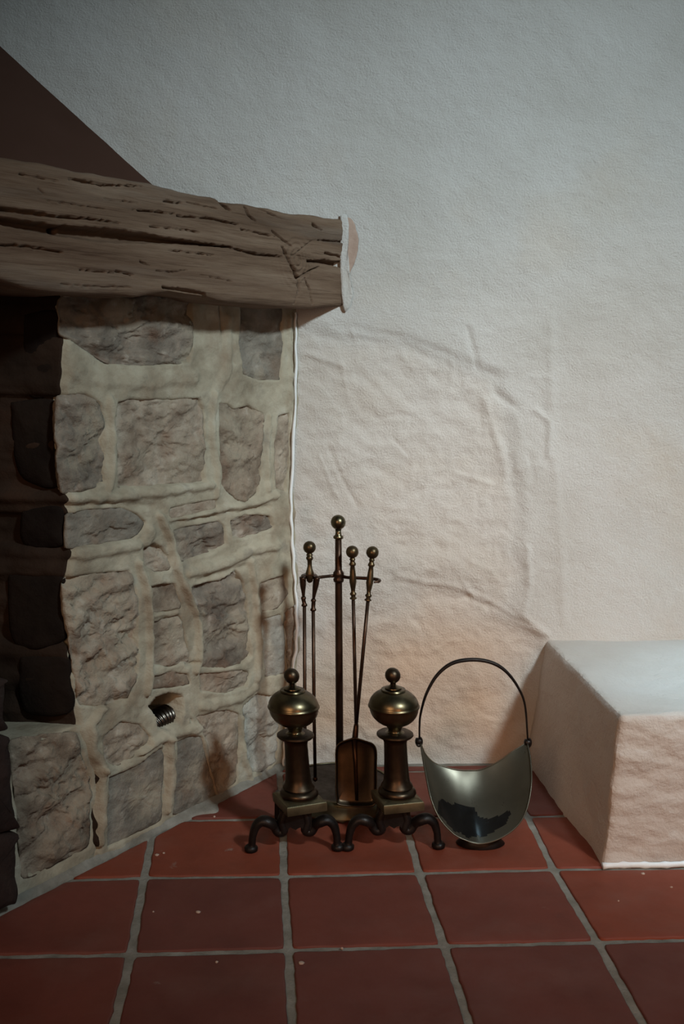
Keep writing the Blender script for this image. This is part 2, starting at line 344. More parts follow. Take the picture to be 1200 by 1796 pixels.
# ================================================================== fireplace masonry
FP = thing('stone_fireplace', 'rough stone fireplace pier with thick mortar joints, sooty opening and raised hearth', 'fireplace', M=FM)
LI = Matrix.Identity(4)
def flink(name, V, F, mt, **k): return link(name, V, F, mt, FP, **k)
Z3 = lambda l, ox, oy, s: [(ox+a/s, oy+b/s) for a, b in l]
STONES = [
 ('grey', [(112, 520), (200, 518), (335, 518), (338, 600), (334, 636), (290, 640), (225, 641), (188, 637), (160, 620), (135, 603), (110, 588), (106, 550)], 1.),
 ('bluegrey', [(424, 530), (455, 525), (490, 532), (491, 610), (486, 666), (455, 667), (427, 655), (420, 600)], .6),
 ('grey', [(106, 694), (150, 692), (176, 709), (184, 740), (185, 845), (165, 857), (140, 863), (112, 866), (104, 800), (101, 750)], 1.2),
 ('tan', [(206, 706), (230, 700), (295, 702), (352, 698), (358, 720), (361, 800), (360, 846), (300, 850), (210, 856), (208, 800), (203, 750)], .9),
 ('brown', [(386, 708), (400, 709), (414, 718), (437, 712), (462, 728), (461, 780), (458, 840), (452, 866), (430, 882), (404, 866), (391, 850), (388, 790)], .8),
 ('tan', [(484, 730), (500, 724), (504, 760), (502, 810), (497, 862), (480, 856), (480, 800)], .6),
 ('bluegrey', [(118, 905), (140, 898), (160, 893), (215, 891), (240, 902), (256, 916), (250, 930), (232, 945), (205, 950), (160, 956), (120, 961)], .9),
 ('grey', [(306, 932), (340, 922), (385, 915), (395, 925), (398, 955), (370, 970), (318, 986), (310, 960)], 1.),
 ('grey', [(404, 914), (430, 904), (455, 903), (472, 905), (476, 925), (450, 936), (425, 945), (408, 942)], 1.),
 ('tan', [(298, 892), (330, 886), (378, 876), (380, 892), (345, 902), (300, 910)], .5),
 ('tan', [(252, 962), (272, 953), (285, 960), (299, 978), (300, 1000), (275, 1004), (255, 990)], 1.),
 ('tan', [(117, 1014), (150, 1009), (200, 1004), (226, 1002), (236, 1020), (242, 1060), (242, 1120), (240, 1190), (226, 1225), (205, 1236), (180, 1240), (142, 1238), (132, 1180), (124, 1120), (114, 1060)], 1.5),
 ('brown', [(262, 1030), (288, 1024), (308, 1024), (318, 1066), (290, 1072), (268, 1074)], .8),
 ('tan', [(268, 1092), (290, 1085), (315, 1081), (326, 1120), (334, 1160), (300, 1170), (271, 1166)], .7),
 ('brown', [(266, 1188), (300, 1180), (330, 1182), (334, 1200), (300, 1206), (268, 1208)], .7),
 ('grey', [(335, 1030), (358, 1022), (385, 1018), (415, 1000), (426, 1020), (434, 1060), (438, 1120), (440, 1150), (425, 1165), (385, 1172), (350, 1170), (352, 1120), (342, 1070)], 1.3),
 ('tan', [(350, 1182), (385, 1180), (425, 1175), (438, 1180), (434, 1205), (400, 1216), (352, 1212)], .8),
 ('tan', [(346, 1258), (372, 1249), (400, 1246), (420, 1252), (420, 1310), (416, 1372), (385, 1392), (372, 1350), (366, 1310)], .6),
 ('tan', [(455, 1024), (478, 1012), (493, 1008), (497, 1040), (480, 1066), (458, 1072)], .5),
 ('pale', [(460, 1088), (486, 1076), (490, 1110), (492, 1150), (494, 1180), (464, 1186), (458, 1130)], .5),
 ('tan', [(494, 1072), (512, 1058), (514, 1110), (512, 1150), (504, 1172), (497, 1150), (492, 1110)], .6),
 ('pale', [(428, 1242), (452, 1217), (485, 1222), (489, 1280), (484, 1335), (462, 1356), (444, 1352), (430, 1320), (426, 1280)], 1.),
 ('bluegrey', [(192, 1364), (240, 1345), (284, 1311), (289, 1360), (285, 1400), (284, 1438), (240, 1462), (188, 1486), (190, 1420)], .5),
 ('bluegrey', [(312, 1302), (335, 1292), (354, 1292), (366, 1340), (384, 1404), (350, 1420), (306, 1430), (310, 1370)], .5),
 ('tan', [(182, 1292), (215, 1266), (248, 1272), (264, 1292), (262, 1308), (240, 1326), (205, 1346), (184, 1336)], .8),
 ('brown', [(20, 1302), (60, 1291), (134, 1286), (148, 1328), (163, 1370), (159, 1430), (161, 1482), (120, 1508), (45, 1543), (38, 1500), (30, 1400)], 1.4),
]
SP = [[puz(a, b) for a, b in px] for _, px, _ in STONES]
HOLE = [puz(a, b) for a, b in [(264, 1240), (275, 1226), (295, 1216), (320, 1220), (322, 1246), (316, 1268), (292, 1278), (276, 1276), (277, 1258)]]
RIBS = [  # raised mortar ridges: pixels, width, height
 ([(190, 700), (196, 760), (197, 820), (192, 855)], .012, .008), ([(374, 690), (372, 760), (382, 820), (380, 870)], .012, .008), ([(470, 730), (468, 800), (468, 860)], .008, .006),
 ([(118, 876), (200, 872), (300, 860), (370, 850)], .013, .008), ([(300, 912), (380, 895), (440, 885), (480, 868)], .010, .008), ([(115, 975), (180, 965), (240, 955)], .016, .008),
 ([(255, 945), (262, 935)], .02, .008), ([(243, 985), (256, 1030), (262, 1100), (263, 1160), (258, 1215)], .010, .010), ([(280, 905), (300, 950), (318, 1020), (345, 1080), (350, 1130), (343, 1175)], .011, .011),
 ([(330, 1005), (400, 985), (440, 965), (480, 955)], .015, .009), ([(438, 985), (447, 1040), (452, 1120), (450, 1190)], .010, .009), ([(180, 1240), (160, 1270), (165, 1320), (180, 1345)], .014, .009),
 ([(175, 1350), (178, 1420), (172, 1480)], .013, .012), ([(296, 1300), (300, 1360), (294, 1420)], .013, .011), ([(265, 1080), (310, 1074)], .008, .006), ([(240, 1320), (280, 1296), (310, 1286), (350, 1278)], .013, .008),
 ([(352, 1240), (400, 1232), (425, 1225), (450, 1205)], .012, .006), ([(425, 1260), (428, 1330), (440, 1365)], .010, .006), ([(130, 655), (240, 668), (340, 662)], .022, .005), ([(400, 560), (398, 650), (378, 690)], .018, .004), ([(500, 560), (503, 700)], .008, .005),
]
CRK = [([(287, 1305), (286, 1345), (290, 1380), (284, 1420)], .0022, -.012), ([(136, 1290), (150, 1328), (166, 1362), (160, 1410), (164, 1470)], .0026, -.012), ([(492, 1075), (489, 1115), (497, 1160), (506, 1190)], .0022, -.010),
       ([(498, 1072), (518, 1056)], .003, -.012), ([(328, 1166), (344, 1162)], .004, -.012), ([(210, 1345), (262, 1318)], .0022, -.006), ([(165, 1478), (170, 1490)], .004, -.012), ([(352, 1310), (358, 1338)], .006, -.012), ([(425, 1380), (437, 1382)], .006, -.016), ([(334, 1262), (335, 1264)], .003, -.015),
       ([(386, 528), (390, 590)], .003, -.005), ([(300, 915), (380, 905)], .006, -.006), ([(388, 900), (470, 888)], .006, -.006), ([(120, 887), (200, 884), (270, 888)], .007, -.006), ([(345, 1018), (430, 992)], .005, -.006)]
RIBS = [([puz(*p) for p in l], w, a) for l, w, a in RIBS]; CRK = [([puz(*p) for p in l], w, a) for l, w, a in CRK]
ledge = [puz(a, b) for a, b in [(104, 510), (105, 530), (108, 600), (103, 690), (102, 760), (107, 860), (116, 900), (118, 980), (113, 1010), (112, 1060), (123, 1110), (121, 1160), (130, 1240), (137, 1278), (150, 1328), (168, 1366), (162, 1420), (166, 1490)]]
lz = np.array([p[1] for p in ledge])[::-1]; lu = np.array([p[0] for p in ledge])[::-1]
redge = [(at(a, b, WY-.01)[2], (at(a, b, WY-.01)[0]-.083)*N[0]) for a, b in bead_px][::-1]
rz = np.array([p[0] for p in redge]); ro = np.array([p[1] for p in redge])
RV = loc(P0+np.array([-.985, .17, 0]))[:2]; RV /= np.linalg.norm(RV)      # direction of the reveal in (u, d)
def face_h(u, z):
    Q = P3(u, 0., z)
    hh = .004*fbm(Q, 9, 3, 31)+.0030*fbm(Q, 30, 4, 33)
    hh += np.interp(z, rz, ro)*(1-sst(.0, .16, u))
    for pts, w, a in RIBS:
        m = (u > min(p[0] for p in pts)-.06) & (u < max(p[0] for p in pts)+.06) & (z > min(p[1] for p in pts)-.06) & (z < max(p[1] for p in pts)+.06)
        d, _ = seg_dist(u[m], z[m], pts); hh[m] += 1.25*a*(1-sst(w*.35, w*1.15, d+.004*vnoise(P3(u[m], 0., z[m])*45, 12)))
    for pts, w, a in CRK:
        m = (u > min(p[0] for p in pts)-.05) & (u < max(p[0] for p in pts)+.05) & (z > min(p[1] for p in pts)-.05) & (z < max(p[1] for p in pts)+.05)
        d, _ = seg_dist(u[m], z[m], pts); hh[m] += a*np.exp(-(d/w)**2)
    return hh
def sink(u, z):
    s = np.full(u.shape, -1.)
    for poly in SP:
        a = np.array(poly); m = (u > a[:, 0].min()-.05) & (u < a[:, 0].max()+.05) & (z > a[:, 1].min()-.05) & (z < a[:, 1].max()+.05)
        if m.any(): s[m] = np.maximum(s[m], poly_sdf(u[m], z[m], poly))
    return s
zz = np.arange(-.01, 1.30, .0045); ns = 190; su = np.linspace(0, 1, ns)
ul = np.interp(zz, lz, lu); ul = ul-.004+.005*fbm(P3(zz, 0.), 26, 3, 8)
edge_in = sink(np.clip(ul-.008, 0, 2), zz) > 0; ulx = ul-np.convolve(np.pad(edge_in*.010, 4, mode='edge'), np.ones(9)/9, 'valid')
UU = -.035+(ulx[:, None]+.035)*su[None, :]; ZZ = np.repeat(zz[:, None], ns, 1)
u, z = UU.ravel(), ZZ.ravel(); hh = face_h(u, z); sk = sink(u, z)
hh -= .022*sst(-.002, .006, sk); hs = poly_sdf(u, z, HOLE); hh -= .11*sst(-.002, .004, hs)
hh -= .012*(1-sst(0, .024, (np.repeat(ulx, ns)-u)))**2
D = hh.reshape(len(zz), ns)
cols = [np.stack([UU, D, ZZ], -1)]
K = 46; t = np.linspace(0, 1, K+1)[1:]**1.4*.42
e = cols[0][:, -1, :]; rv = np.zeros((len(zz), K, 3))
rv[:, :, 0] = e[:, None, 0]+RV[0]*t; rv[:, :, 1] = e[:, None, 1]+RV[1]*t; rv[:, :, 2] = e[:, None, 2]
rn = np.array([RV[1], -RV[0]]); rn = -rn if rn[0] < 0 else rn
Qr = rv.reshape(-1, 3); dn = (.006*fbm(Qr, 14, 4, 41)).reshape(len(zz), K)*np.minimum(1, t/.03)
rv[:, :, 0] += rn[0]*dn; rv[:, :, 1] += rn[1]*dn
G3 = np.concatenate([cols[0], rv], 1); nc = ns+K
fm = np.zeros((len(zz)-1, nc-1), int); fm[:, ns-2:] = 1
flink('pier_mortar', G3.reshape(-1, 3), grid_faces(len(zz), nc), None, mats=[M_MORTAR, M_SOOT], fmat=fm.ravel())
def terr(W_, sd):
    q = 1.6*fbm(W_*np.array([1., 1., 1.7]), 17, 4, sd); f = np.floor(q); return f+sst(.72, 1., q-f)
def stone(poly, kind, rough, seed, parent, base=.0, name='stone', back=-.035, hf=None, grow=.0015):
    P = [np.array(p) for p in poly]; n = len(P); c = np.mean(P, 0); pts = []
    for k in range(n):                                  # densify with softened corners
        a, b, c2, d = P[k-1], P[k], P[(k+1) % n], P[(k+2) % n]; L = np.linalg.norm(c2-b); m = max(3, int(L/.006))
        for j in range(m):
            t = j/m; lin = b+(c2-b)*t; cr = .5*((2*b)+(c2-a)*t+(2*a-5*b+4*c2-d)*t*t+(3*b-a-3*c2+d)*t**3); pts.append(.4*lin+.6*cr)
    pts = np.array(pts); dirs = (pts-c)/np.linalg.norm(pts-c, axis=1)[:, None]
    pts = pts+dirs*(grow+.0035*fbm(P3(pts[:, 0], seed*3.1, pts[:, 1]), 38, 4, seed)[:, None])
    R = float(np.linalg.norm(pts-c, axis=1).mean()); nr = max(7, int(R/.005)); V = []; m = len(pts)
    for dd, ins in ((back, .024), (-.012, .003)):
        for q in pts-dirs*ins: V.append((q[0], dd, q[1]))
    for k in range(nr):
        s = 1-(k+.25)/nr; q = c+(pts-c)*s
        dist = (1-s)*np.linalg.norm(pts-c, axis=1)
        W_ = P3(q[:, 0], seed*1.7, q[:, 1])
        hgt = base-.0035+.004*rough*(1-np.exp(-dist/.012))+rough*(.0075*fbm(W_, 12, 4, seed)+.0055*(terr(W_, seed+5)-.3))*np.minimum(1, dist/.012+.35)
        if hf is not None: hgt += hf(q[:, 0], q[:, 1])
        V += [(q[i, 0], hgt[i], q[i, 1]) for i in range(m)]
    F = [tuple(x) for x in grid_faces(nr+2, m, True)]; F.append(tuple((nr+1)*m+i for i in range(m)))
    return flink(name, V, F, M_ST[kind]) if parent is FP else link(name, V, F, M_ST[kind], parent)
for k, ((kind, px, ro_), poly) in enumerate(zip(STONES, SP)):
    stone(poly, kind, ro_, 50+k, FP, hf=lambda a, b: np.interp(b, rz, ro)*(1-sst(.0, .16, a)))
# stones of the sooty reveal, laid on its plane
rp0 = P0+U*.79; rdir = U*RV[0]+N*RV[1]; rnrm = U*rn[0]+N*rn[1]
if rnrm@(-fw) < 0: rnrm = -rnrm
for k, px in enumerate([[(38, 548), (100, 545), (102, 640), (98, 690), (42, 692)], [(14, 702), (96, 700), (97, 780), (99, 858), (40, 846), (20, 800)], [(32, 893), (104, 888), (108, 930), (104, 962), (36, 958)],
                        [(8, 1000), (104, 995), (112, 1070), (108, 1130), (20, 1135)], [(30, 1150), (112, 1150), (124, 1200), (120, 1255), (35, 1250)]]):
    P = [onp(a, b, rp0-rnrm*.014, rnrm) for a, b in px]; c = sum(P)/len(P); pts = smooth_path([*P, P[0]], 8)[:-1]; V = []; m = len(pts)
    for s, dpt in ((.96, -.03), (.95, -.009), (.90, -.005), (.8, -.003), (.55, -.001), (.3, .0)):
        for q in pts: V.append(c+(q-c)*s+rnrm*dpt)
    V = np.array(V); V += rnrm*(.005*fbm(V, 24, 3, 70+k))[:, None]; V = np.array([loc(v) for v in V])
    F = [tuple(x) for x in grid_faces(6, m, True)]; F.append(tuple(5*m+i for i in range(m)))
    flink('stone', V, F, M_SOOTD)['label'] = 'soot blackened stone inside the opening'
# firebox back and raised hearth
hx = np.arange(.70, 1.75, .008); prof = [(z_, 0.) for z_ in np.arange(-.01, .318, .008)]+[(.322, -.004), (.325, -.012)]+[(.326, -d_) for d_ in np.arange(.02, .62, .012)]
V = np.array([(a, d_, z_) for z_, d_ in prof for a in hx]); nf = len(np.arange(-.01, .318, .008))
nz = fbm(V, 20, 4, 61); V[:, 1] += np.where(np.arange(len(V)) < nf*len(hx), .004*nz-.006-.022*sst(-.002, .008, poly_sdf(V[:, 0].copy(), V[:, 2].copy(), SP[-1])), 0); V[:, 2] += np.where(np.arange(len(V)) >= nf*len(hx), .003*nz, 0)
Fh = grid_faces(len(prof), len(hx)); fm = np.zeros((len(prof)-1, len(hx)-1), int); fm[nf+13:, :] = 1
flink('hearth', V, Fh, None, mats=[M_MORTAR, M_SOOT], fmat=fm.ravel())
ev = np.array([lu.mean(), 0])+RV*.40
bu = np.arange(ev[0]-.1, 1.8, .02); bz_ = np.arange(.30, 1.6, .02); A, B = np.meshgrid(bu, bz_); A = A.ravel(); B = B.ravel()
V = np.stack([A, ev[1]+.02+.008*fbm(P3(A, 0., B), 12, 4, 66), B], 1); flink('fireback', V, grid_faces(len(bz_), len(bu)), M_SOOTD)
# mortar skirt at the foot of the pier
fu = np.arange(-.03, 1.25, .008); wd = .013+.007*fbm(P3(fu, 0.), 12, 3, 77)
uc = puz(355, 1428)[0]; wd += .040*np.exp(-((fu-uc)/.03)**2)+.012*np.exp(-((fu-puz(250, 1470)[0])/.02)**2); wd = np.maximum(.008, wd)
V = []
for f_, zf in ((-.2, .014), (.15, .010), (.4, .007), (.7, .005), (.92, .003), (1., -.004)):
    V += [(a, w*f_, zf) for a, w in zip(fu, wd)]
V = np.array(V); V[:, 2] += .0012*fbm(V, 50, 3, 78); flink('mortar_skirt', V, grid_faces(6, len(fu))[:, ::-1], M_GROUT)
# ribbed metal duct inside the hole
c = np.mean([onp(a, b, P0-N*.028, N) for a, b in [(270, 1246), (320, 1240), (292, 1276)]], 0)
hp = smooth_path([onp(a, b, P0-N*dd, N) for a, b, dd in [(258, 1280, .052), (282, 1262, .050), (308, 1254, .050), (336, 1254, .052)]], 26)
mb = MB(); mb.tube(hp, [.030+.0018*math.sin(i*1.45) for i in range(len(hp))], 28, updir=(0, 0, 1)); o = mb.build('ribbed_duct', M_DUCT, None)
mw = FP.matrix_world.inverted(); o.data.transform(FM.inverted()); o.parent = FP; o['label'] = 'ribbed metal duct in the hole'

# dark stones at the far left, in front of the hearth
DS = thing('dark_stone_column', 'dark sooty column of rough squared stones before the hearth at left edge', 'stone column', M=FM)
def dblock(px, dfront, dback, seed, z0=None):
    P = [puz(a, b, dfront) for a, b in px]; n = len(P); pts = [np.array(p) for p in smooth_path([*P, P[0]], 7)[:-1]]; pts = np.array(pts); c = pts.mean(0); V = []; m = len(pts)
    for s, d in ((.96, dback), (1., dback+.01), (1., dfront-.02), (.985, dfront-.006), (.94, dfront), (.7, dfront+.003), (.35, dfront+.004)):
        for q in pts: p = c+(q-c)*s; V.append((p[0], d, max(p[1], 0)))
    V = np.array(V); V += np.stack([.003*fbm(V, 22, 3, seed), .004*fbm(V, 22, 3, seed+1), 0*V[:, 0]], 1)
    F = [tuple(x) for x in grid_faces(7, m, True)]; F.append(tuple(6*m+i for i in range(m))); F.append(tuple(range(m))[::-1])
    return link('stone', V, F, M_DARKST, DS)
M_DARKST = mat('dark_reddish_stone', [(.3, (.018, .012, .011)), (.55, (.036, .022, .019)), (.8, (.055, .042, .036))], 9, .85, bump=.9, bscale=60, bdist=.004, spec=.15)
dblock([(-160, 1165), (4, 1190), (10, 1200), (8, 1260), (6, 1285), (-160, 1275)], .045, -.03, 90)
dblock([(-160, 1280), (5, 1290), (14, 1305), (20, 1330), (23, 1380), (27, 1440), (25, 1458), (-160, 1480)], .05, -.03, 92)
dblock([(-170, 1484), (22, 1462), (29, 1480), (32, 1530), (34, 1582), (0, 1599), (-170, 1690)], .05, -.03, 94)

# ================================================================== oak beam
BOFF = .115
def pbm(a, b): return puz(a, b, BOFF)
topl = [(0, 275), (60, 283), (130, 299), (200, 309), (272, 321), (330, 337), (380, 347), (395, 353), (430, 357), (500, 371), (560, 379), (606, 385)]
botl = [(0, 490), (50, 505), (120, 515), (180, 518), (240, 521), (300, 512), (350, 519), (400, 530), (470, 537), (530, 541), (606, 538)]
tp = sorted(pbm(*p) for p in topl); bt = sorted(pbm(*p) for p in botl)
ub = np.concatenate([np.arange(-.085, 1.10, .0028), np.arange(1.11, 1.62, .01)]); nv = 118
tz = np.interp(ub, [p[0] for p in tp], [p[1] for p in tp])+.0015*fbm(P3(ub, 0.), 25, 3, 3); bz2 = np.interp(ub, [p[0] for p in bt], [p[1] for p in bt])+.0015*fbm(P3(ub, 0.), 22, 3, 4)
sv = np.linspace(0, 1, nv); UB = np.repeat(ub[None, :], nv, 0); ZB = bz2[None, :]+(tz-bz2)[None, :]*sv[:, None]
u, z = UB.ravel(), ZB.ravel(); Q = np.stack([u*.13, 0*u, z], 1)
sl = (z-1.35)
hh = .0035*fbm(P3(u, 0., z), 5, 3, 14)+.0016*fbm(Q, 60, 4, 15)-.0012*np.maximum(0, ridged(np.stack([u*.10, 0*u, z+.012*np.sin(u*7)], 1), 55, 2, 16)-.55)
zc = lambda l: [pbm(a/1.818, 240+b/1.818) for a, b in l]
for l, w, a in [([(-60, 262), (0, 268), (100, 285), (200, 300)], [14, 13, 16, 20], -.03), ([(200, 300), (350, 316), (450, 322), (550, 332), (640, 342), (740, 352)], [20, 26, 20, 12, 7, 3], -.03),
                ([(0, 232), (80, 240), (180, 255), (280, 262), (380, 275)], [8, 9, 6, 4, 3], -.014), ([(220, 135), (330, 155), (470, 158)], [4, 5, 3], -.01), ([(415, 232), (490, 238), (560, 245)], [3, 5, 3], -.01),
                ([(570, 252), (680, 262), (760, 280)], [4, 6, 3], -.01), ([(330, 198), (440, 212)], [3, 4], -.007), ([(525, 205), (580, 212)], [4, 5], -.009), ([(0, 345), (90, 350), (200, 368)], [4, 5, 3], -.01),
                ([(370, 428), (425, 442)], [5, 4], -.007), ([(520, 480), (600, 490), (650, 500), (665, 515)], [5, 8, 6, 4], -.012), ([(480, 285), (600, 298), (640, 306)], [3, 4, 3], -.008), ([(540, 362), (680, 378)], [3, 4], -.008),
                ([(740, 355), (820, 375), (900, 382)], [4, 7, 4], -.012), ([(770, 295), (880, 318)], [4, 4], -.009), ([(980, 396), (1040, 398), (1112, 410)], [4, 10, 16], -.022), ([(900, 350), (925, 410), (950, 460), (955, 500)], [5, 8, 12, 6], -.018),
                ([(950, 452), (985, 430), (1020, 415)], [6, 7, 3], -.012), ([(970, 450), (990, 490), (998, 535)], [4, 6, 5], -.012), ([(1000, 328), (1100, 335)], [4, 5], -.010), ([(1000, 280), (1030, 298)], [7, 3], -.010), ([(710, 208), (738, 236)], [12, 6], -.014),
                ([(785, 225), (795, 250), (820, 270)], [7, 5, 4], -.010), ([(120, 165), (140, 185)], [3, 3], -.006), ([(450, 398), (478, 412)], [4, 4], -.007), ([(640, 440), (740, 462)], [3, 4], -.006), ([(260, 425), (370, 435)], [3, 3], -.006),
                ([(1040, 370), (1110, 388)], [5, 8], -.010), ([(60, 120), (180, 142)], [3, 3], -.006), ([(830, 230), (900, 262)], [4, 3], -.006), ([(920, 240), (985, 252)], [6, 3], -.007), ([(870, 300), (930, 350)], [5, 5], -.008), ([(930, 380), (1000, 330)], [4, 4], -.007),
                ([(150, 205), (330, 232)], [3, 3], -.005), ([(420, 480), (300, 478), (200, 470)], [4, 4, 3], -.005), ([(600, 210), (700, 232)], [3, 3], -.005), ([(950, 500), (940, 530)], [4, 4], -.008), ([(600, 425), (560, 432), (500, 428)], [3, 4, 3], -.006)]:
    pts = zc(l); m = (u > min(p[0] for p in pts)-.04) & (u < max(p[0] for p in pts)+.04)
    d, tt = seg_dist(u[m], z[m], pts); ww = np.interp(tt, range(len(w)), w)*.00072/1.05*.5*1.5; d = d+.0016*vnoise(P3(u[m], 0., z[m])*120, 9)
    hh[m] += a*(1-sst(.35, 1.25, d/ww))
kn = pbm(520, 458); dk = np.hypot(u-kn[0], z-kn[1]); hh += .006*np.exp(-(dk/.06)**2)+.0025*np.sin(dk*420+2*vnoise(P3(u, 0., z)*30))*np.exp(-(dk/.05)**2)
em = np.minimum(z-np.repeat(bz2[None, :], nv, 0).ravel(), np.repeat(tz[None, :], nv, 0).ravel()-z); hh -= .012*(1-np.sqrt(np.clip(1-(1-np.clip(em/.012, 0, 1))**2, 0, 1)))
Y_ = BOFF+hh.reshape(nv, -1)
rows = [np.stack([UB[i], Y_[i], ZB[i]], 1) for i in range(nv)]
for d_, f_ in ((BOFF-.03, 1), (BOFF-.10, 1), (-.05, 1), (-.18, 1)):
    rows.append(np.stack([ub, np.full(len(ub), d_), tz+.002*fbm(P3(ub, d_), 20, 2, 5)], 1))
for d_ in (-.18, -.05, 0., BOFF-.10, BOFF-.06, BOFF-.03):
    rows.append(np.stack([ub, np.full(len(ub), d_), bz2+.002*fbm(P3(ub, d_), 20, 2, 6)], 1))
rows.append(rows[0].copy()); R_ = len(rows); nb = len(ub); V = np.concatenate(rows)
F = [tuple(q) for q in grid_faces(R_, nb)]; F.append(tuple(i*nb for i in range(R_-1))); F.append(tuple(i*nb+nb-1 for i in range(R_-1))[::-1])
beam = link('oak_beam', V, F, M_WOOD, M=FM)
tag(beam, 'old cracked oak mantel beam resting across the stone pier, end set in the wall', 'beam')

# ================================================================== chimney hood above the beam
a = np.array([-.259, WY+.02, 1.543]); w = np.array([-.634, WY+.02, 1.873])-a
p = [a-w*.22, a+w*2.6, a+w*2.6+U*2.2, a-w*.22+U*2.2]; nn = np.cross(U, w); nn /= np.linalg.norm(nn)
if nn[1] > 0: nn = -nn
V = p+[q-nn*.02 for q in p]
hood = link('chimney_hood', V, [(0, 1, 2, 3), (7, 6, 5, 4), (0, 4, 5, 1), (1, 5, 6, 2), (2, 6, 7, 3), (3, 7, 4, 0)], M_HOOD, smooth=False)
tag(hood, 'dark brown sloping chimney hood rising above the oak beam', 'chimney hood')

# ================================================================== plastered bench on the right
BX0, BX1, BY0, BY1, BZ = .795, 2.3, 2.300, 2.98, .350
def bench():
    st = .0065; V = []; idx = {}; F = []
    xa = np.concatenate([np.arange(BX0, BX0+.55, st), np.arange(BX0+.57, BX1, .04)]); ya = np.arange(BY0, BY1, .0065); za = np.arange(-.005, BZ+.0001, .0065)
    za[-1] = BZ; out = []
    def add(P, nr, nc_, flip):
        k = sum(len(o[0]) for o in out); f = grid_faces(nr, nc_); f = f[:, ::-1] if flip else f; out.append((P, f+k))
    A, B = np.meshgrid(xa, za); add(np.stack([A.ravel(), np.full(A.size, BY0), B.ravel()], 1), len(za), len(xa), False)
    A, B = np.meshgrid(ya, za); add(np.stack([np.full(A.size, BX0), A.ravel(), B.ravel()], 1), len(za), len(ya), True)
    A, B = np.meshgrid(xa, ya); add(np.stack([A.ravel(), B.ravel(), np.full(A.size, BZ)], 1), len(ya), len(xa), False)
    P = np.concatenate([o[0] for o in out]); F = np.concatenate([o[1] for o in out])
    # round the edges
    r = .014; C = P.copy(); C[:, 0] = np.maximum(C[:, 0], BX0+r); C[:, 1] = np.maximum(C[:, 1], BY0+r); C[:, 2] = np.minimum(C[:, 2], BZ-r)
    d = P-C; L = np.linalg.norm(d, axis=1)[:, None]; nrm = d/np.maximum(L, 1e-6); P = C+nrm*r
    front = np.clip(-nrm[:, 1], 0, 1); top = np.clip(nrm[:, 2], 0, 1); left = np.clip(-nrm[:, 0], 0, 1)
    Q = np.stack([P[:, 0]*1.0, P[:, 1], P[:, 2]*2.2], 1)
    hh = .004*fbm(P, 5, 3, 81)+.0014*fbm(P, 30, 3, 82)
    hh += front*(.0038*fbm(Q, 13, 3, 83)+.0028*np.maximum(0, ridged(np.stack([P[:, 0]*.7, P[:, 1], P[:, 2]*1.6+.3*P[:, 0]], 1), 24, 3, 84)-.4))
    hh += left*.003*fbm(P, 8, 2, 85); P = P+nrm*hh[:, None]
    # left face leans out towards the foot, widest at the back
    t = np.clip((BZ-P[:, 2])/BZ, 0, 1); k = np.clip((P[:, 1]-BY0)/(WY-BY0), 0, 1)
    P[:, 0] += (1-np.clip((P[:, 0]-BX0)/.15, 0, 1))*(-t*(.020+.018*k)+.004)
    return link('plastered_bench', P, F, M_PLASTER_B)
bench_o = bench()
tag(bench_o, 'low white plastered masonry bench built against the wall at right', 'bench')
mb = MB(); pts = [np.array([x, BY0-.006+.002*math.sin(x*40), .003]) for x in np.arange(.775, 1.9, .012)]
mb.tube(pts, [.0065 if i % 4 else .0085 for i in range(len(pts))], 8); mb.build('plaster_bead', M_WHITE, bench_o)

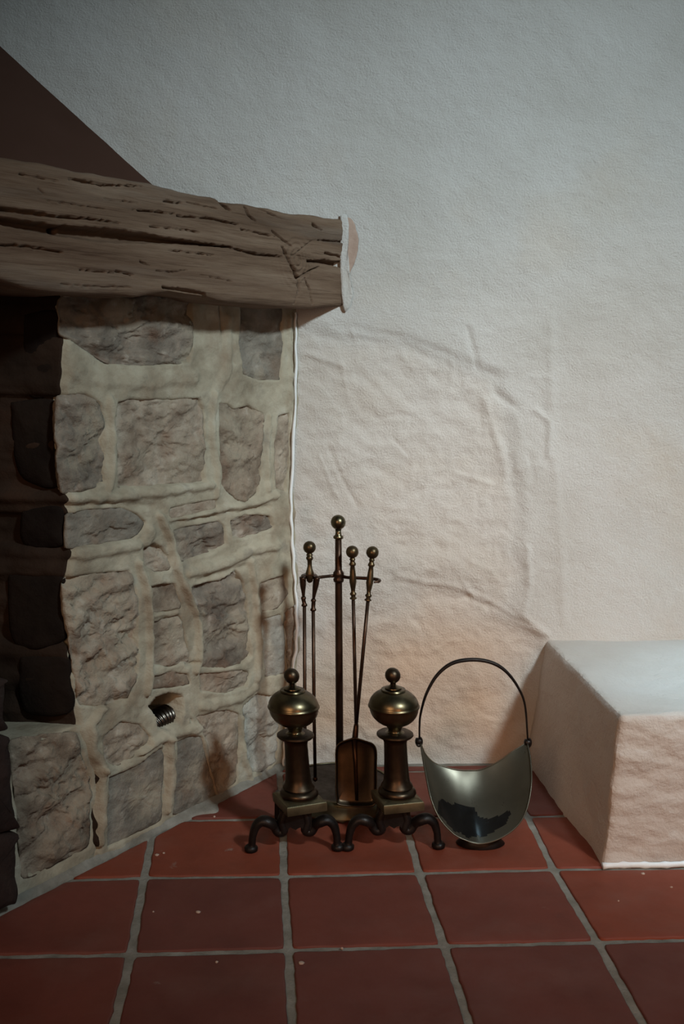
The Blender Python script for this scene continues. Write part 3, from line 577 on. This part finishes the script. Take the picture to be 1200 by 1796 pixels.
# ================================================================== andirons
def andiron(cx, label, lean, yaw, s=1.0, barx=0., ox=.012):
    FY = 2.405
    T = thing('andiron', label, 'andiron', (cx, FY, 0), group='pair of brass andirons')
    L = lambda v: (v[0]+ox-lean*(v[2]-.10), v[1], v[2])
    cy = .03
    mb = MB(); mb.lathe([(.378, .006), (.383, .0065)]+ball(.402, .0178, 14, -.78, 1), 28, (0, cy), L); mb.build('finial', M_COPPER, T)
    ell = [(.331+.041*math.sin(a), .0575*math.cos(a)) for a in np.linspace(.98, .06, 12)]
    ell += [(.332, .0590), (.3295, .0592), (.327, .0570)]
    ell += [(.327+.045*math.sin(a), .0562*math.cos(a)) for a in np.linspace(-.08, -1.22, 14)]
    prof = [(.381, .0065), (.377, .010), (.3745, .019), (.3725, .0195), (.3715, .0175), (.3705, .0275), (.368, .029), (.3665, .028)]+ell+[(.274, .0145), (.270, .016), (.268, .022)]
    mb = MB(); mb.lathe(prof[::-1], 48, (0, cy), L); o = mb.build('urn', M_BRASS, T); autosmooth(o, 50)
    prof = [(.268, .014), (.268, .038), (.2655, .042), (.262, .0425), (.259, .040), (.256, .033), (.250, .028), (.244, .0262), (.20, .0272), (.165, .029), (.150, .031), (.143, .036), (.140, .037), (.137, .0345), (.134, .040), (.129, .0435), (.124, .044), (.119, .041), (.117, .03)]
    mb = MB(); mb.lathe(prof[::-1], 40, (0, cy), L); o = mb.build('column', M_COPPER, T); autosmooth(o, 40)
    # square plinth with stepped edge
    mb = MB(); ca, sa = math.cos(yaw), math.sin(yaw); V = []
    pr = [(.0925, .042), (.094, .048), (.112, .0485), (.115, .047), (.119, .040), (.1205, .03)]
    for z_, hw in pr:
        for i in range(4):
            for j in range(6):
                a, b = [(-1, -1), (1, -1), (1, 1), (-1, 1)][i], [(-1, -1), (1, -1), (1, 1), (-1, 1)][(i+1) % 4]; t = j/6
                x, y = hw*(a[0]+(b[0]-a[0])*t), hw*(a[1]+(b[1]-a[1])*t)
                V.append(L((x*ca-y*sa, x*sa+y*ca+cy, z_)))
    F = [tuple(q) for q in grid_faces(len(pr), 24, True)]+[tuple(range(24))[::-1], tuple(5*24+j for j in range(24))]
    mb.add(V, F); o = mb.build('plinth', M_PBRASS, T); autosmooth(o, 30)
    # iron apron under the plinth: arched plate
    mb = MB(); V = []; nA = 13
    for yy in (-.018, .022, ):
        for k in range(nA):
            x = -.034+.072*k/(nA-1); V.append((x, yy+cy-.01, .093)); V.append((x, yy+cy-.01, .052+.012*(x/.036)**2*-1+.004*math.cos(k*1.6)))
    F = []
    for k in range(nA-1):
        F += [(2*k, 2*k+1, 2*k+3, 2*k+2), (2*nA+2*k, 2*nA+2*k+2, 2*nA+2*k+3, 2*nA+2*k+1), (2*k, 2*k+2, 2*nA+2*k+2, 2*nA+2*k), (2*k+1, 2*nA+2*k+1, 2*nA+2*k+3, 2*k+3)]
    F += [(0, 2*nA, 2*nA+1, 1), (2*nA-2, 2*nA-1, 4*nA-1, 4*nA-2)]
    mb.add(V, F); mb.build('apron', M_IRON, T, smooth=False)
    for sg in (-1, 1):
        pl = [(.022, .090), (.030, .066), (.026, .044), (.038, .040), (.048, .056), (.060, .069), (.076, .072), (.090, .060), (.097, .038), (.099, .018), (.101, .009)]
        pts = smooth_path([np.array([sg*x*s, .0+(.012 if x < .05 else 0), z_]) for x, z_ in pl], 6)
        mb = MB(); mb.tube(pts, [.013, .014, .0145, .014, .0145, .015, .0145, .0125, .0105, .0105, .014], 12, flat=.8); mb.lathe([(0., .012), (.003, .0155), (.010, .0155), (.016, .010)], 14, (sg*.101*s, 0))
        mb.build('leg', M_IRON, T)
    mb = MB(); bl = smooth_path([np.array(q) for q in ((barx*.2, cy+.02, .080), (barx, cy+.06, .082), (barx, cy+.115, .078), (barx, cy+.130, .055), (barx, cy+.132, .004))], 6)
    mb.tube(bl, .0085, 8); mb.build('billet_bar', M_IRON, T)
    return T
andiron(.092, 'brass andiron nearest the stone pier, left of the pair, its square plinth turned askew', .072, .33, .98, -.035)
andiron(.318, 'brass andiron standing beside the round-bottomed scuttle, right of the pair', .060, .20, 1.04, .02)

# ================================================================== companion set stand
SX, SY = .213, 2.692
ST = thing('fire_tool_stand', 'dark bronze fireside tool stand with ball finial and round scalloped brass foot', 'tool stand', (SX, SY, 0))
pole_top = at(592.5, 938, SY)-np.array([SX, SY, 0]); hub = at(594, 1010, SY)-np.array([SX, SY, 0]); fin = at(592.5, 916, SY)-np.array([SX, SY, 0])
lean = lambda v: (v[0]+(hub[0]-.003)*(v[2]-.05)/(hub[2]-.05)+.003, v[1], v[2])
mb = MB(); mb.lathe([(.04, .0096), (.3, .0094), (hub[2], .0088), (pole_top[2]-.005, .0080)], 18, fn=lean); mb.build('pole', M_DBRASS, ST)
zp = pole_top[2]
mb = MB(); mb.lathe([(zp-.012, .0075), (zp-.008, .0125), (zp-.004, .0125), (zp, .008), (zp+.006, .0072), (fin[2]-.016, .0075)]+ball(fin[2], .0185, 16, -.75, 1), 28, fn=lean); mb.build('finial', M_BRASS, ST)
hz = hub[2]
mb = MB(); mb.lathe([(hz-.018, .008), (hz-.014, .0125), (hz-.008, .0135), (hz-.004, .0105), (hz+.002, .0135), (hz+.008, .0135), (hz+.014, .009), (hz+.02, .0078)], 24, fn=lean); mb.build('hub', M_DBRASS, ST)
O_ = np.array([SX, SY, 0]); hb = at(594, 1011, SY)
def arm(pts): return smooth_path([np.array(p)-O_ for p in pts], 8)
RS = .026
mb = MB(); z_ = hb[2]+.001
pk = at(617, 1010, 2.655); sh = at(652, 1012, 2.640); tg = at(543, 1010, 2.66)
mb.tube(arm([(hb[0], SY, z_), (hb[0]+.02, SY-.012, z_-.001), (pk[0]+.002, 2.655+.016, z_), (sh[0]-.02, 2.64+.026, z_), (sh[0]+.004, 2.64+.018, z_), (sh[0]+.019, 2.64+.004, z_), (sh[0]+.016, 2.64-.012, z_), (sh[0]+.004, 2.64-.018, z_-.001)]), [.0045, .004, .004, .0042, .0042, .004, .004, .002], 10)
mb.tube(arm([(hb[0], SY, z_), (hb[0]-.02, SY, z_), (tg[0]+.016, 2.672, z_), (tg[0]+.004, 2.678, z_), (tg[0]-.014, 2.672, z_), (tg[0]-.018, 2.660, z_), (tg[0]-.010, 2.648, z_)]), [.0045, .004, .004, .004, .004, .003, .002], 10)
mb.build('hook', M_DBRASS, ST)
# foot: low round plate with scalloped skirt
V = []; nS = 120; prof = [(.041, .0), (.044, .10), (.046, .5), (.047, .90), (.046, .955), (.041, .985), (.030, .975), (.018, .99), (.010, 1.02)]
for z_, f_ in prof:
    for j in range(nS):
        th = 2*math.pi*j/nS; R = .143*(1-.05*abs(math.cos(2*th+.9))**6)
        V.append((f_*R*math.cos(th), f_*R*math.sin(th), z_))
for j in range(nS):
    th = 2*math.pi*j/nS; R = .143*(1-.05*abs(math.cos(2*th+.9))**6)*1.03; V.append((R*math.cos(th), R*math.sin(th), .0005+.006*abs(math.sin(th*14))))
F = [tuple(q) for q in grid_faces(len(prof)+1, nS, True)]
mb = MB(); mb.add(V[:nS*4], F[:nS*3]); o = mb.build('plate', M_IRON, ST)
mb = MB(); mb.add(V[nS*3:], F[:nS*(len(prof)-3)]); o = mb.build('skirt', M_PBRASS, ST); md = o.modifiers.new('solid', 'SOLIDIFY'); md.thickness = .002

# tools ------------------------------------------------------------
def rel(a, b, Y, O): return at(a, b, Y)-O
def along(mb, p0, p1, prof, n=20):                      # lathe along a slanted axis; prof = (t, r)
    p0 = np.array(p0); p1 = np.array(p1)
    mb.tube([p0+(p1-p0)*t for t, r in prof], [r for t, r in prof], n, updir=(0, 1, 0))
def tube_r(mb, pts, rads, n=16):
    m = len(pts); pts = [np.array(p, float) for p in pts]; V = []; a = np.array([0, 1., 0])
    ax = pts[-1]-pts[0]; ax /= np.linalg.norm(ax); b = a-ax*(a@ax); b /= np.linalg.norm(b); c = np.cross(ax, b)
    for p, r in zip(pts, rads):
        for j in range(n): th = 2*math.pi*j/n; V.append(p+r*(math.cos(th)*c+math.sin(th)*b))
    mb.add(V, [tuple(q) for q in grid_faces(m, n, True)]+[tuple(range(n))[::-1], tuple((m-1)*n+j for j in range(n))])
def handle(T, pk_, pb, prof, mt, name='handle'):        # pk_ knob centre, pb end of handle; prof distance-from-knob (m), radius
    ax = pb-pk_; L = np.linalg.norm(ax); ax /= L; mb = MB()
    ts = [-.0155*math.cos(a) for a in np.linspace(0, math.pi*.82, 12)]; rs = [max(.0004, .0155*math.sin(a)) for a in np.linspace(0, math.pi*.82, 12)]
    ts += [q[0] for q in prof]; rs += [q[1] for q in prof]
    tube_r(mb, [pk_+ax*t for t in ts], rs, 24); o = mb.build(name, mt, T); autosmooth(o, 55); return ax, L
H1 = [(.0145, .0055), (.019, .0075), (.021, .0055), (.025, .006), (.029, .0085), (.032, .0085), (.035, .0055), (.045, .0065), (.056, .0075), (.066, .0085), (.074, .0088), (.084, .0070), (.094, .0052), (.100, .005), (.103, .0080), (.106, .0082), (.109, .0055), (.112, .0055), (.114, .0085), (.117, .0085), (.119, .004)]
# poker
O = at(627, 1385, 2.665); O[2] = 0
T = thing('poker', 'thin bronze fire poker with ball handle hanging between the stand pole and the shovel', 'poker', tuple(O))
k0 = rel(618, 968, 2.655, O); e0 = rel(624, 1240, 2.66, O); handle(T, k0, e0, H1, M_HANDLE)
ax = (e0-k0)/np.linalg.norm(e0-k0); tip = k0+ax*((k0[2]-.055)/-ax[2])
mb = MB(); mb.tube([k0+ax*.118, (k0+tip)/2, tip], [.0044, .0044, .0042], 10); mb.tube([tip-ax*.02, tip-ax*.012, tip], [.0038, .005, .001], 10); mb.build('rod', M_DBRASS, T)
# shovel
O = at(625, 1400, 2.56); O[2] = 0
T = thing('fire_shovel', 'bronze fire shovel with ball handle, flat blade down in front of the stand pole', 'shovel', tuple(O))
k0 = rel(653.5, 969, 2.640, O); e0 = rel(623, 1292, 2.578, O); handle(T, k0, e0, H1, M_HANDLE)
ax = (e0-k0)/np.linalg.norm(e0-k0); mb = MB(); mb.tube([k0+ax*.118, (k0+e0)/2, e0-ax*.03], .0044, 10); mb.tube([e0-ax*.035, e0-ax*.025, e0-ax*.01, e0+ax*.012, e0+ax*.03], [.004, .0062, .007, .0075, .004], 12); mb.build('rod', M_DBRASS, T)
out = [(622, 1291), (606, 1296), (593, 1302), (588, 1314), (588, 1345), (588, 1380), (590, 1403), (594, 1411), (624, 1414), (652, 1413), (659, 1406), (661, 1380), (661, 1345), (661, 1316), (655, 1303), (640, 1297)]
def bladeY(b): return 2.575-(b-1290)/(1412-1290)*.024
P = smooth_path([rel(a, b, bladeY(b), O) for a, b in out+[out[0]]], 4)[:-1]; c = sum(P)/len(P); V = []; m = len(P)
for s, dy in ((1.0, -.006), (.985, -.009), (.95, -.007), (.92, .000), (.85, .002), (.6, .003), (.3, .003)):
    for q in P: p = c+(q-c)*s; V.append((p[0], p[1]+dy, p[2]))
V = np.array(V); F = [tuple(q) for q in grid_faces(7, m, True)]+[tuple(6*m+j for j in range(m))]
mb = MB(); mb.add(V, F); o = mb.build('blade', M_COPPER, T); md = o.modifiers.new('solid', 'SOLIDIFY'); md.thickness = .0016
mb = MB(); mb.tube([rel(622, 1296, bladeY(1296)-.004, O), rel(624, 1340, bladeY(1340)-.001, O), rel(626, 1404, bladeY(1404)-.001, O)], [.006, .0045, .0035], 10); mb.build('rib', M_DBRASS, T)
# tongs
O = at(545, 1380, 2.66); O[2] = 0
T = thing('fire_tongs', 'two-armed bronze fire tongs with ball handle hanging beside the stone pier', 'tongs', tuple(O))
k0 = rel(543, 960, 2.66, O); e0 = rel(543.5, 1016, 2.66, O)
handle(T, k0, e0, [(.0145, .006), (.019, .0085), (.021, .006), (.025, .0085), (.029, .0085), (.032, .0055), (.045, .0055), (.055, .0075), (.063, .0105), (.070, .0105), (.078, .008), (.083, .0075), (.087, .004)], M_HANDLE)
b0, b1 = rel(531, 1010, 2.66, O), rel(555, 1010, 2.66, O); mb = MB(); cen = (b0+b1)/2
bow = []
for i in range(21):
    th = math.pi*i/20; bow.append((cen[0]-.0205*math.cos(th), cen[1], cen[2]-.002+.007*math.sin(th)))
V = []
for i, (x, y, z_) in enumerate(bow):
    for dy, dz in ((-.011, 0), (.011, 0), (.011, -.0018), (-.011, -.0018)): V.append((x, y+dy, z_+dz))
mb.add(V, [tuple(q) for q in grid_faces(21, 4, True)]+[(3, 2, 1, 0), (80, 81, 82, 83)]); mb.build('spring_bow', M_DBRASS, T, smooth=False)
for (tp_, mid, fer, low, tipx, nm) in (((531, 1012), (532.5, 1046), (534, 1060), (535, 1290), (537, 1368), 0), ((556, 1012), (550, 1050), (549.5, 1068), (551, 1250), (553, 1366), 1)):
    a = [rel(*q, 2.66, O) for q in (tp_, mid, fer, low, tipx)]
    mb = MB(); p = [a[0], a[0]*.6+a[1]*.4, a[0]*.25+a[1]*.75, a[1]]; mb.tube(smooth_path(p, 4), [.0110, .0100, .0065, .0045], 16, flat=.75)
    d = (a[3]-a[2])/np.linalg.norm(a[3]-a[2]); mb.tube([a[1], a[1]+d*.004, a[1]+d*.009, a[2]-d*.002, a[2], a[2]+d*.004, a[2]+d*.006], [.0045, .0068, .0050, .005, .0072, .0072, .0038], 16)
    mb.tube([a[2], a[3], a[4]], [.0044, .0044, .0040], 10); mb.tube([a[4]-np.array([0, 0, .0])+d*t for t in (-.006, -.003, .003, .007)], [.0035, .006, .006, .002], 12)
    mb.build('arm', M_DBRASS, T)

# ================================================================== scuttle
O = at(840, 1480, 2.5); O[2] = 0; O[0] = .525; O[1] = 2.50
T = thing('coal_scuttle', 'round-bottomed dull metal coal scuttle with thin arched handle, beside the white bench', 'scuttle', tuple(O))
def res(px, n=49):
    p = np.array([[a, b] for a, b in px], float); p = np.array(smooth_path([np.array([a, b]) for a, b in px], 8)); s = np.r_[0, np.cumsum(np.linalg.norm(np.diff(p, axis=0), axis=1))]; s /= s[-1]
    t = np.linspace(0, 1, n); return np.stack([np.interp(t, s, p[:, 0]), np.interp(t, s, p[:, 1])], 1)
res_ = res; res = lambda q: res_(q, 121)
Fp = res([(738, 1302), (742, 1330), (747, 1357), (756, 1400), (771, 1435), (794, 1461), (815, 1473), (841, 1480), (874, 1472), (905, 1451), (923, 1422), (932, 1378), (931, 1335), (925, 1302)])
Bp = res([(738, 1302), (747, 1323), (765, 1339), (797, 1349), (822, 1351), (845, 1349), (873, 1336), (896, 1320), (925, 1302)])
nT = len(Fp); tt = np.linspace(0, 1, nT); bell = np.sin(math.pi*tt)**.8
Fw = np.array([at(a, b, 2.52-.150*s) for (a, b), s in zip(Fp, bell)]); Bw = np.array([at(a, b, 2.52-.020*s) for (a, b), s in zip(Bp, bell)])
V = []; nV = 49; cen = np.array([.525, 2.52, .20])
for k in range(nV):
    v = k/(nV-1)
    for i in range(nT):
        mid = (Fw[i]+Bw[i])/2; o_ = mid-cen; o_[1] = 0; o_ /= np.linalg.norm(o_)+1e-9; M_ = mid+o_*.004*bell[i]+np.array([0, .013*bell[i], 0])
        C_ = 2*M_-(Fw[i]+Bw[i])/2; p = (1-v)**2*Fw[i]+2*v*(1-v)*C_+v*v*Bw[i]; V.append(p-O)
V = np.array(V); zmin = V[:, 2].min(); print('scuttle zmin', zmin)
V[:, 2] = np.where(V[:, 2] < .012, .012+(V[:, 2]-.012)*.05, V[:, 2])
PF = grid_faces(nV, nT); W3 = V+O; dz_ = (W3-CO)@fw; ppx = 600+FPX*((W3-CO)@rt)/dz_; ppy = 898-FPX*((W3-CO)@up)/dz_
# dark room reflection painted into the pan's colour, ragged outline, ending short of the lip
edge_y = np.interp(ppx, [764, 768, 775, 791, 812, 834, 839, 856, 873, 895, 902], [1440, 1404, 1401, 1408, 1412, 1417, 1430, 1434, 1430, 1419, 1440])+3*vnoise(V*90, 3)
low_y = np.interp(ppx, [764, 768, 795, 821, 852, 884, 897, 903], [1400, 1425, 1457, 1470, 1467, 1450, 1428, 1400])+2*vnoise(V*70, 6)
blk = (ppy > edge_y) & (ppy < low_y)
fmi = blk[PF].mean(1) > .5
o = link('pan', V, PF, None, T, mats=[M_PEWTER, M_REFL], fmat=fmi.astype(int)); md = o.modifiers.new('solid', 'SOLIDIFY'); md.thickness = .0022
mb = MB(); mb.tube(list(Fw-O), .0018, 8); mb.tube(list(Bw-O), .0014, 8); mb.build('rim', M_PEWTER, T)
mb = MB(); nS = 40; mb.lathe([(0, .042), (.002, .044), (.012, .036), (.024, .034)], nS, (0, 0), lambda v: (v[0]*1.3+.0, v[1]*.9-.075, v[2])); mb.build('foot', M_IRON, T)
hp = smooth_path([rel(a, b, 2.52, O) for a, b in [(736, 1299), (736, 1275), (738, 1252), (748, 1217), (767, 1184), (794, 1163), (829, 1157), (862, 1162), (887, 1177), (908, 1204), (921, 1237), (926, 1300)]], 8)
mb = MB(); mb.tube(hp, [.0028, .0036, .0052, .0064, .0060, .0040, .0028], 10, flat=.75, updir=(0, 1, 0)); mb.build('handle', M_IRON, T)
for (a, b) in ((735, 1300), (926, 1302)):
    c = rel(a, b, 2.52, O); mb = MB(); pts = [c+np.array([dx, 0, 0]) for dx in (-.009, -.007, .004, .009)]
    mb.tube(pts, [.004, .0085, .0085, .004], 14); mb.tube([c+np.array([.011*math.cos(t)*.6, -.004, .011*math.sin(t)]) for t in np.linspace(-2.6, 1.4, 12)], .0025, 8); mb.build('pivot', M_IRON, T)
c = rel(803, 1370, 2.62, O); mb = MB(); mb.tube([c+np.array([0, -.006, -.012]), c+np.array([0, -.012, -.004]), c+np.array([0, -.012, .005]), c+np.array([0, -.006, .012])], [.002, .004, .0045, .002], 8); mb.build('lug', M_IRON, T)
